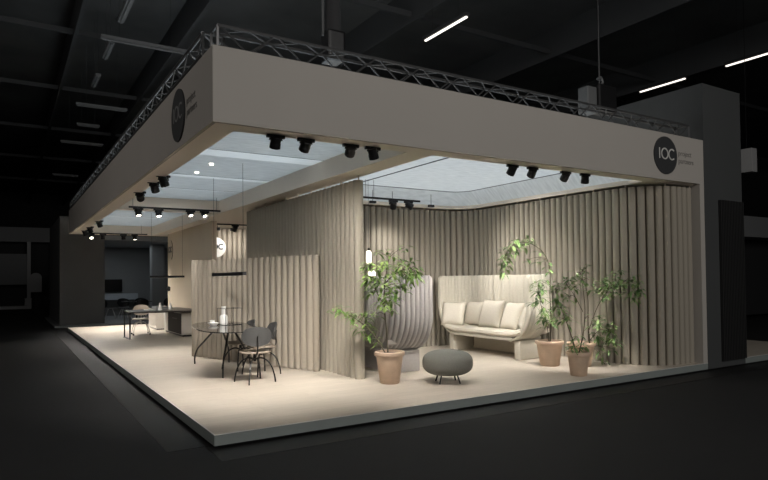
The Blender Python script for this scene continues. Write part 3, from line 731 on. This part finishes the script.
# ------------------------------------------------------------ pouf
t = thing('pouf', 'round olive grey upholstered pouf on four thin black legs', 'pouf', (3.60, 1.03, 0))
prof = []
for k in range(33):
    a = -pi/2+pi*k/32; ex = 2/2.7
    prof.append((.355*abs(cos(a))**ex, .28+.178*abs(sin(a))**ex*(1 if sin(a) > 0 else -1)))
prof[0] = (0, prof[0][1]); prof[-1] = (0, prof[-1][1])
mesh_obj('cushion', lathe(B(), prof, 48), OLIVE, t, True, 180)
for k in range(4):
    a = pi/4+pi/2*k-.45; mesh_obj('leg', tube(B(), [(.15*cos(a), .15*sin(a), .14), (.205*cos(a), .205*sin(a), 0)], .011, 8), BLK, t, True)
# ------------------------------------------------------------ glass lamps above the grey sofa
t = thing('glass_pendant', 'glowing capsule shaped glass lamp hanging behind the middle plant', 'pendant lamp', (4.08, 4.0, 1.755))
mesh_obj('glass', lathe(B(), [(0, 0), (.036, .006), (.049, .03), (.052, .1), (.049, .2), (.036, .238), (0, .245)], 24), GLOW, t, True)
mesh_obj('cap', lathe(B(), [(0, .245), (.02, .245), (.02, .29), (0, .29)], 14), BLK, t, True); mesh_obj('cord', tube(B(), [(0, 0, .29), (0, 0, 1.58)], .003, 6), BLK, t)
t = thing('glass_floor_lamp', 'glowing dome lamp whose top shows over the grey sofa edge', 'lamp', (4.14, 4.0, 0))
mesh_obj('shade', lathe(B(), [(0, 1.50), (.070, 1.50), (.072, 1.53), (.066, 1.59), (.04, 1.625), (0, 1.632)], 24), GLOW, t, True)
mesh_obj('pole', tube(B(), [(0, 0, .02), (0, 0, 1.5)], .012, 8), BLK, t, True); mesh_obj('base', lathe(B(), [(0, 0), (.13, 0), (.13, .02), (0, .02)], 24), BLK, t)
# ------------------------------------------------------------ potted plants
def leaf(bm, base, d, up, L, wd):
    d = d.normalized(); s = d.cross(up)
    if s.length < 1e-3: s = Vector((1, 0, 0))
    s.normalize(); u = s.cross(d).normalized(); c = []
    for i, (f, ww, dr) in enumerate(((0, .12, 0), (.3, .85, .03), (.62, 1, -.03), (.85, .5, -.13), (1, 0, -.24))):
        p = base+d*L*f+Vector((0, 0, 1))*L*dr
        if ww == 0: c.append([bm.verts.new(p)])
        else: c.append([bm.verts.new(p+s*wd*ww*.5+u*wd*.12*ww), bm.verts.new(p-u*wd*.04), bm.verts.new(p-s*wd*ww*.5+u*wd*.12*ww)])
    for a, b in zip(c, c[1:]):
        if len(b) == 3:
            for j in (0, 1): bm.faces.new((a[j], a[j+1], b[j+1], b[j]))
        else:
            for j in (0, 1): bm.faces.new((a[j], a[j+1], b[0]))
def plant(name, label, loc, pot, stems, clusters, lm, seed, leafL=.125, leafW=.036, per=11, bias=0):
    """pot = (height, rim radius, base radius); stems in local coordinates with start/end radius; clusters local points."""
    rng = random.Random(seed); h, ro, ri = pot
    t = thing(name, label, 'plant', loc)
    rw = .055; f = lambda z: ri+(ro-.015-ri)*z/h
    mesh_obj('pot', lathe(B(), [(0, 0), (ri-.01, 0), (ri, .01), (f(h-rw), h-rw), (f(h-rw)-.03, h-rw), (ri-.02, .03), (0, .03)], 40), TERRA, t, True)
    mesh_obj('rim', lathe(B(), [(f(h-rw)-.02, h-rw), (ro-.004, h-rw), (ro, h-rw+.008), (ro, h-.01), (ro-.01, h), (ro-.032, h), (ro-.035, h-rw)], 40), TERRAR, t, True)
    mesh_obj('soil', lathe(B(), [(0, h-.03), (ro*.5, h-.027), (ro-.034, h-.036)], 32), SOIL, t, True)
    for pts, a, b in stems: mesh_obj('stem', tube(B(), spline(pts, 5), a, 7, b), BARK, t, True)
    spts = [p for pts, a, b in stems for p in spline(pts, 8)]
    bm = B()
    for c in clusters:
        n_ = per
        if len(c) > 3: n_ = c[3]
        c = Vector(c[:3]); s0 = min(spts, key=lambda p: (p-c).length+max(0, p.z-c.z)*.6)
        if (s0-c).length > .03: mesh_obj('twig', tube(B(), spline([s0, s0.lerp(c, .55)+Vector((0, 0, .03)), c], 3), .0045, 5, .0025), BARK, t, True)
        axis = (c-s0); axis = axis.normalized() if axis.length > .02 else Vector((0, 0, 1))
        for k in range(n_):
            a = 2*pi*k/n_+rng.uniform(-.35, .35)
            d = Vector((cos(a), sin(a), rng.uniform(-.75, .25)))+axis*.45
            b_ = c+Vector((rng.uniform(-.05, .05), rng.uniform(-.05, .05), rng.uniform(-.05, .05)))-axis*rng.uniform(0, .06)
            leaf(bm, b_, d, Vector((0, 0, 1)), leafL*rng.uniform(.8, 1.35), leafW*rng.uniform(.9, 1.35))
    mesh_obj('foliage', bm, lm, t, True, 80)
    return t
plant('potted_tree', 'airy green potted tree in a terracotta pot in front of the grey sofa', (2.9, 1.45, 0), (.448, .215, .135),
 [([(-0.024, 0.005, 0.41), (-0.042, 0.008, 0.748), (-0.073, 0.016, 1.17), (-0.05, -0.007, 1.521), (-0.014, -0.035, 1.76)], 0.013, 0.006), ([(-0.048, 0.019, 0.41), (-0.203, 0.11, 0.693), (-0.371, 0.209, 0.878), (-0.526, 0.304, 0.979), (-0.67, 0.392, 1.009)], 0.009, 0.004), ([(-0.073, 0.018, 1.1), (-0.169, 0.073, 1.312), (-0.217, 0.095, 1.622)], 0.006, 0.004), ([(-0.05, -0.004, 1.423), (0.093, -0.097, 1.562), (0.237, -0.188, 1.616)], 0.006, 0.004)],
 [(0.292, -0.071, 1.69), (0.424, -0.085, 1.604), (0.434, -0.078, 1.505), (0.065, -0.281, 1.592), (0.27, -0.182, 1.461), (0.016, -0.199, 1.671), (0.183, -0.019, 1.738), (-0.162, -0.128, 1.684), (-0.231, -0.154, 1.61), (-0.052, -0.153, 1.536), (-0.218, -0.01, 1.46), (-0.203, 0.184, 1.408), (-0.176, 0.177, 1.272), (-0.015, -0.128, 1.317), (-0.15, -0.12, 1.221), (0.05, -0.006, 1.15), (0.043, -0.142, 1.244), (-0.314, 0.149, 1.493), (0.207, -0.057, 1.378), (-0.1, -0.22, 1.411), (-0.232, -0.139, 1.379), (0.007, 0.005, 1.274), (-0.324, -0.004, 1.645), (-0.185, 0.215, 1.328), (0.242, -0.27, 1.534), (0.262, -0.058, 1.517), (-0.048, 0.147, 1.466), (0.194, 0.072, 1.547), (0.245, -0.128, 1.315, 5), (-0.027, 0.208, 1.173, 5), (-0.03, -0.102, 1.043, 6), (-0.135, -0.126, 1.116, 6), (0.09, -0.279, 1.891, 5), (0.055, -0.063, 1.859, 5), (-0.033, 0.022, 1.89, 4), (-0.184, 0.029, 1.833, 4), (-0.378, -0.049, 1.706, 4), (-0.242, -0.082, 1.682, 5), (-0.285, 0.205, 1.599, 5), (-0.657, 0.35, 1.046, 6), (-0.621, 0.255, 1.035), (-0.382, 0.397, 0.969), (-0.339, 0.181, 0.979), (-0.524, 0.195, 0.929, 6), (-0.307, 0.104, 0.971), (-0.128, 0.121, 0.973, 6), (-0.192, -0.12, 1.062, 5), (-0.253, 0.33, 0.736), (-0.184, 0.241, 0.667), (-0.099, 0.182, 0.587, 5), (-0.46, 0.153, 0.832, 5), (-0.246, 0.231, 0.842), (-0.204, 0.185, 0.776, 5)], LEAF1, 3)
plant('potted_tree', 'tall potted tree with one arching branch reaching over the ivory sofa', (5.98, 1.34, 0), (.415, .235, .155),
 [([(0.001, -0.01, 0.355), (0.014, -0.028, 0.754), (-0.001, -0.029, 1.169), (-0.001, -0.038, 1.551), (-0.058, -0.009, 1.801), (-0.185, 0.067, 1.968), (-0.369, 0.179, 2.054), (-0.538, 0.286, 1.989), (-0.636, 0.351, 1.825)], 0.012, 0.004), ([(-0.013, -0.001, 0.356), (-0.042, 0.009, 0.671), (-0.127, 0.054, 1.005), (-0.17, 0.074, 1.287)], 0.008, 0.004)],
 [(-0.285, 0.142, 2.078), (-0.43, 0.204, 2.029), (-0.447, 0.334, 1.986), (-0.55, 0.38, 1.92), (-0.564, 0.428, 1.819), (-0.52, 0.451, 1.685), (-0.652, 0.379, 1.542, 5), (-0.388, 0.348, 1.945), (-0.52, 0.357, 1.817, 6), (-0.284, 0.226, 2.008, 5), (-0.143, 0.014, 1.909, 3), (-0.192, 0.125, 1.74, 3), (-0.377, 0.071, 1.758, 3), (-0.124, -0.064, 1.708, 3), (-0.126, -0.123, 1.609, 4), (-0.257, -0.031, 1.369), (-0.27, 0.026, 1.216), (-0.12, 0.031, 1.277), (-0.183, 0.12, 1.032), (-0.195, -0.078, 0.926), (-0.151, 0.042, 0.802), (-0.087, -0.01, 0.807, 6), (-0.098, -0.101, 0.741), (-0.051, 0.026, 1.377, 6), (-0.14, 0.031, 1.106), (0.068, -0.108, 0.781, 6), (-0.085, 0.059, 0.649, 5), (0.086, -0.047, 1.294, 4)], LEAF2, 11, .135, .04)
plant('potted_tree', 'potted tree in the smallest terracotta pot, frontmost of the three beside the sofa', (5.545, 0.375, 0), (.352, .175, .12),
 [([(-0.022, 0.007, 0.289), (-0.086, 0.04, 0.557), (-0.175, 0.088, 0.856), (-0.264, 0.136, 1.125), (-0.302, 0.157, 1.274)], 0.011, 0.004), ([(-0.009, -0.001, 0.289), (0.053, -0.048, 0.6), (0.077, -0.072, 0.972), (0.052, -0.064, 1.299), (0.038, -0.062, 1.537)], 0.01, 0.004), ([(0.052, -0.056, 0.942), (-0.062, 0.009, 1.197), (-0.163, 0.068, 1.361)], 0.006, 0.003)],
 [(-0.405, 0.036, 1.143), (-0.2, 0.136, 1.269), (-0.066, 0.155, 1.339), (-0.149, -0.045, 1.409), (-0.025, -0.065, 1.428), (0.081, -0.053, 1.549, 6), (0.079, -0.09, 1.605, 5), (0.083, 0.093, 1.517, 5), (-0.169, 0.061, 1.445, 6), (-0.141, 0.038, 1.163, 6), (-0.139, 0.185, 1.017), (-0.363, 0.116, 0.994, 6), (-0.21, 0.012, 0.908), (0.016, 0.155, 0.8, 6), (-0.239, 0.119, 0.823, 6), (0.084, 0.028, 0.453, 6), (-0.125, -0.008, 0.464, 6), (-0.161, 0.013, 0.424, 6), (0.031, -0.083, 0.443, 6), (-0.12, -0.114, 0.567, 5), (0.24, -0.014, 0.845, 5), (-0.134, -0.132, 1.301, 6), (0.145, -0.097, 1.42, 5), (-0.261, 0.122, 1.357, 6)], LEAF3, 21, .125, .036)
plant('potted_tree', 'spreading potted tree at the right, its pot partly behind the smallest one', (6.33, 0.98, 0), (.395, .23, .15),
 [([(0.117, -0.081, 0.329), (0.088, -0.072, 0.674), (0.087, -0.081, 1.084), (0.031, -0.054, 1.38)], 0.012, 0.004), ([(0.102, -0.078, 0.591), (0.199, -0.147, 0.918), (0.31, -0.222, 1.147), (0.421, -0.295, 1.293), (0.616, -0.419, 1.389), (0.755, -0.504, 1.338)], 0.007, 0.003), ([(0.116, -0.083, 0.427), (0.255, -0.174, 0.59), (0.395, -0.26, 0.555)], 0.007, 0.003)],
 [(0.24, -0.227, 1.35), (0.294, -0.297, 1.294), (0.518, -0.221, 1.312), (0.381, -0.353, 1.183), (0.22, -0.308, 1.114), (0.211, -0.163, 1.244), (0.383, -0.239, 1.409), (0.08, -0.19, 1.303, 5), (0.39, -0.472, 1.409, 6), (0.533, -0.433, 1.363), (0.378, -0.711, 1.413), (0.619, -0.62, 1.354), (0.497, -0.746, 1.221), (0.407, -0.683, 1.181), (0.261, -0.596, 1.539, 4), (0.166, -0.558, 1.526, 4), (0.303, -0.658, 1.301, 6), (0.651, -0.54, 1.067, 4), (0.187, -0.208, 0.68), (0.468, -0.131, 0.592), (0.474, -0.23, 0.537), (0.264, -0.432, 0.424), (0.419, -0.223, 0.417), (0.176, -0.22, 0.481), (0.218, -0.29, 0.291, 6), (0.255, -0.077, 0.523, 6), (0.323, -0.405, 0.285, 6), (0.04, -0.206, 0.676, 5), (0.207, -0.253, 0.788, 6), (0.373, -0.32, 0.675, 6), (0.29, -0.099, 0.358, 6), (0.436, -0.093, 0.093, 4)], LEAF2, 31, .13, .04)
# ------------------------------------------------------------ neighbouring stand beyond the left end
bm = B(); box(bm, (-.25, 18.3, GZ), (6.5, 25, GZ+.06)); struct('neighbour_platform', bm, NEIGHB, 'grey floor of the neighbouring stand beyond the left end', cat='platform')
bm = B(); box(bm, (-.06, 18.9, GZ+.06), (1.42, 19.1, 3.85)); box(bm, (-.06, 19.1, GZ+.06), (.08, 25, 3.85)); struct('neighbour_wall', bm, NEIGH, 'dark graphite wall of the neighbouring stand', cat='wall')
bm = B(); box(bm, (.08, 24.2, GZ+.06), (6.5, 24.4, 3.4)); struct('neighbour_back_wall', bm, NEIGHB, 'slate back wall of the neighbouring stand', cat='wall')
bm = B(); box(bm, (1.42, 18.9, 3.03), (6.5, 24.2, 3.2)); struct('neighbour_ceiling', bm, NEIGHC, 'blue grey ceiling slab of the neighbouring stand', cat='ceiling')
bm = B(); box(bm, (3.55, 21.2, GZ+.06), (4.05, 21.7, 3.03)); struct('neighbour_pillar', bm, NEIGHB, 'slate pillar in the neighbouring stand', cat='pillar')
t = thing('television', 'dark television on the back wall of the neighbouring stand', 'television', (2.05, 24.15, 1.0))
mesh_obj('screen', box(B(), (.02, -.06, .02), (.74, -.05, .56)), SCREEN, t); mesh_obj('bezel', box(B(), (0, -.05, 0), (.76, .045, .58), .01), BLK, t)
t = thing('sideboard', 'pale sideboard below the television', 'sideboard', (1.95, 23.6, GZ+.06))
mesh_obj('body', box(B(), (0, 0, .72), (1.45, .5, 1.0), .01), NEIGHC, t)
for x in (.05, 1.36): mesh_obj('leg', box(B(), (x, .05, 0), (x+.04, .45, .72)), BLK, t)
def simple_chair(label, loc, rz, group):
    t = thing('shell_chair', label, 'chair', loc, rz, group)
    mesh_obj('seat', seat(B(), .48, .46, .43), CHAR, t, True); mesh_obj('backrest', shell(B(), .50, .36, .66, -.22, .10, .15), BLK, t, True)
    for sx in (-1, 1):
        for sy in (-1, 1): mesh_obj('leg', tube(B(), [(sx*.08, sy*.08, .42), (sx*.22, sy*.22, 0)], .014, 6), FARW, t)
    return t
zn = GZ+.06; G = 'black shell chairs in the neighbouring stand'
s0 = simple_chair('black shell chair leftmost in the neighbouring stand, under the sideboard', (1.92, 21.2, zn), R(-100), G)
for x, y, a, lb in [(2.5, 21.5, 190, 'black shell chair second from the left in the neighbouring stand'), (3.15, 21.5, 172, 'black shell chair behind the beige office chair in the neighbouring stand'), (2.9, 20.05, 10, 'black shell chair directly behind the desk cone in the neighbouring stand'), (3.85, 20.75, 90, 'black shell chair rightmost in the neighbouring stand')]:
    dup(s0, (x, y, zn), R(a), lb, G)
t = thing('meeting_table', 'black meeting table among the shell chairs of the neighbouring stand', 'table', (2.85, 20.75, zn))
mesh_obj('tabletop', box(B(), (-.55, -.3, .70), (.55, .3, .73), .008), BLK, t); mesh_obj('column', lathe(B(), [(0, 0), (.25, 0), (.25, .02), (.03, .03), (.03, .70), (0, .70)], 20), BLK, t, True)
# far stands at the left edge of the view
bm = B(); box(bm, (-9, 37.9, 4.0), (.7, 38.4, 4.9)); box(bm, (-9, 38.0, 1.34), (-.5, 38.2, 3.25)); struct('far_stand_wall', bm, FARG, 'dim grey wall and header of a distant stand at the left edge', cat='wall')
bm = B(); box(bm, (-9, 37.0, GZ), (-.4, 40, GZ+.18)); struct('far_stand_platform', bm, FARW, 'dim pale platform strip of the distant stand', cat='platform')
bm = B(); box(bm, (-9, 39.0, GZ), (.6, 39.2, 4.0)); struct('far_stand_back', bm, FARD, 'dark back wall of the distant stand', cat='wall')
bm = B(); box(bm, (-.62, 37.8, GZ+.18), (-.42, 38.0, 4.0)); struct('far_stand_post', bm, FARW, 'pale post at the corner of the distant stand', cat='post')
t = thing('arched_panel', 'pale round-topped panel beside the post of the distant stand', 'panel', (-.15, 37.6, GZ))
pl_ = [(-.32, 1.0), (.32, 1.0), (.32, 1.9)]+[(.32*cos(a), 1.9+.3*sin(a)) for a in [pi*i/12 for i in range(1, 13)]]
mesh_obj('panel', prism(B(), pl_, 0, .06, FR), FARW, t); mesh_obj('stand', box(B(), (-.06, -.05, 0), (.06, .01, 1.0)), FARD, t)
t = thing('display_box', 'small pale box on the floor of the distant stand', 'box', (-.75, 37.35, GZ+.18)); mesh_obj('carton', box(B(), (0, 0, 0), (.36, .3, .42), .01), FARW, t); mesh_obj('lid', box(B(), (-.01, -.01, .42), (.37, .31, .46), .005), FARW, t)
# beyond the tower on the right
bm = B(); box(bm, (9.6, 6.0, -.0), (24, 6.3, 2.75)); struct('right_stand_wall', bm, FARD, 'dark wall of the stand beyond the tower', cat='wall')
bm = B(); box(bm, (9.6, 5.0, 2.75), (24, 6.3, 3.45)); struct('right_stand_header', bm, FARG, 'dim grey header above the dark wall beyond the tower', cat='header')
bm = B(); box(bm, (11.3, 5.6, 2.2), (13.9, 5.99, 2.24)); o = mesh_obj('wall_shelf', bm, FARG); tag(o, 'thin grey shelf on the dark wall beyond the tower', 'shelf')
t = thing('hanging_sign_box', 'small pale box sign hanging right of the grey tower', 'sign', (15.86, 3.0, 4.34)); mesh_obj('case', box(B(), (0, 0, 0), (.27, .3, .66), .01), FARW, t)
mesh_obj('cable', tube(B(), [(.02, .15, .655), (.02, .15, 5.27)], .008, 6), BLK, t)
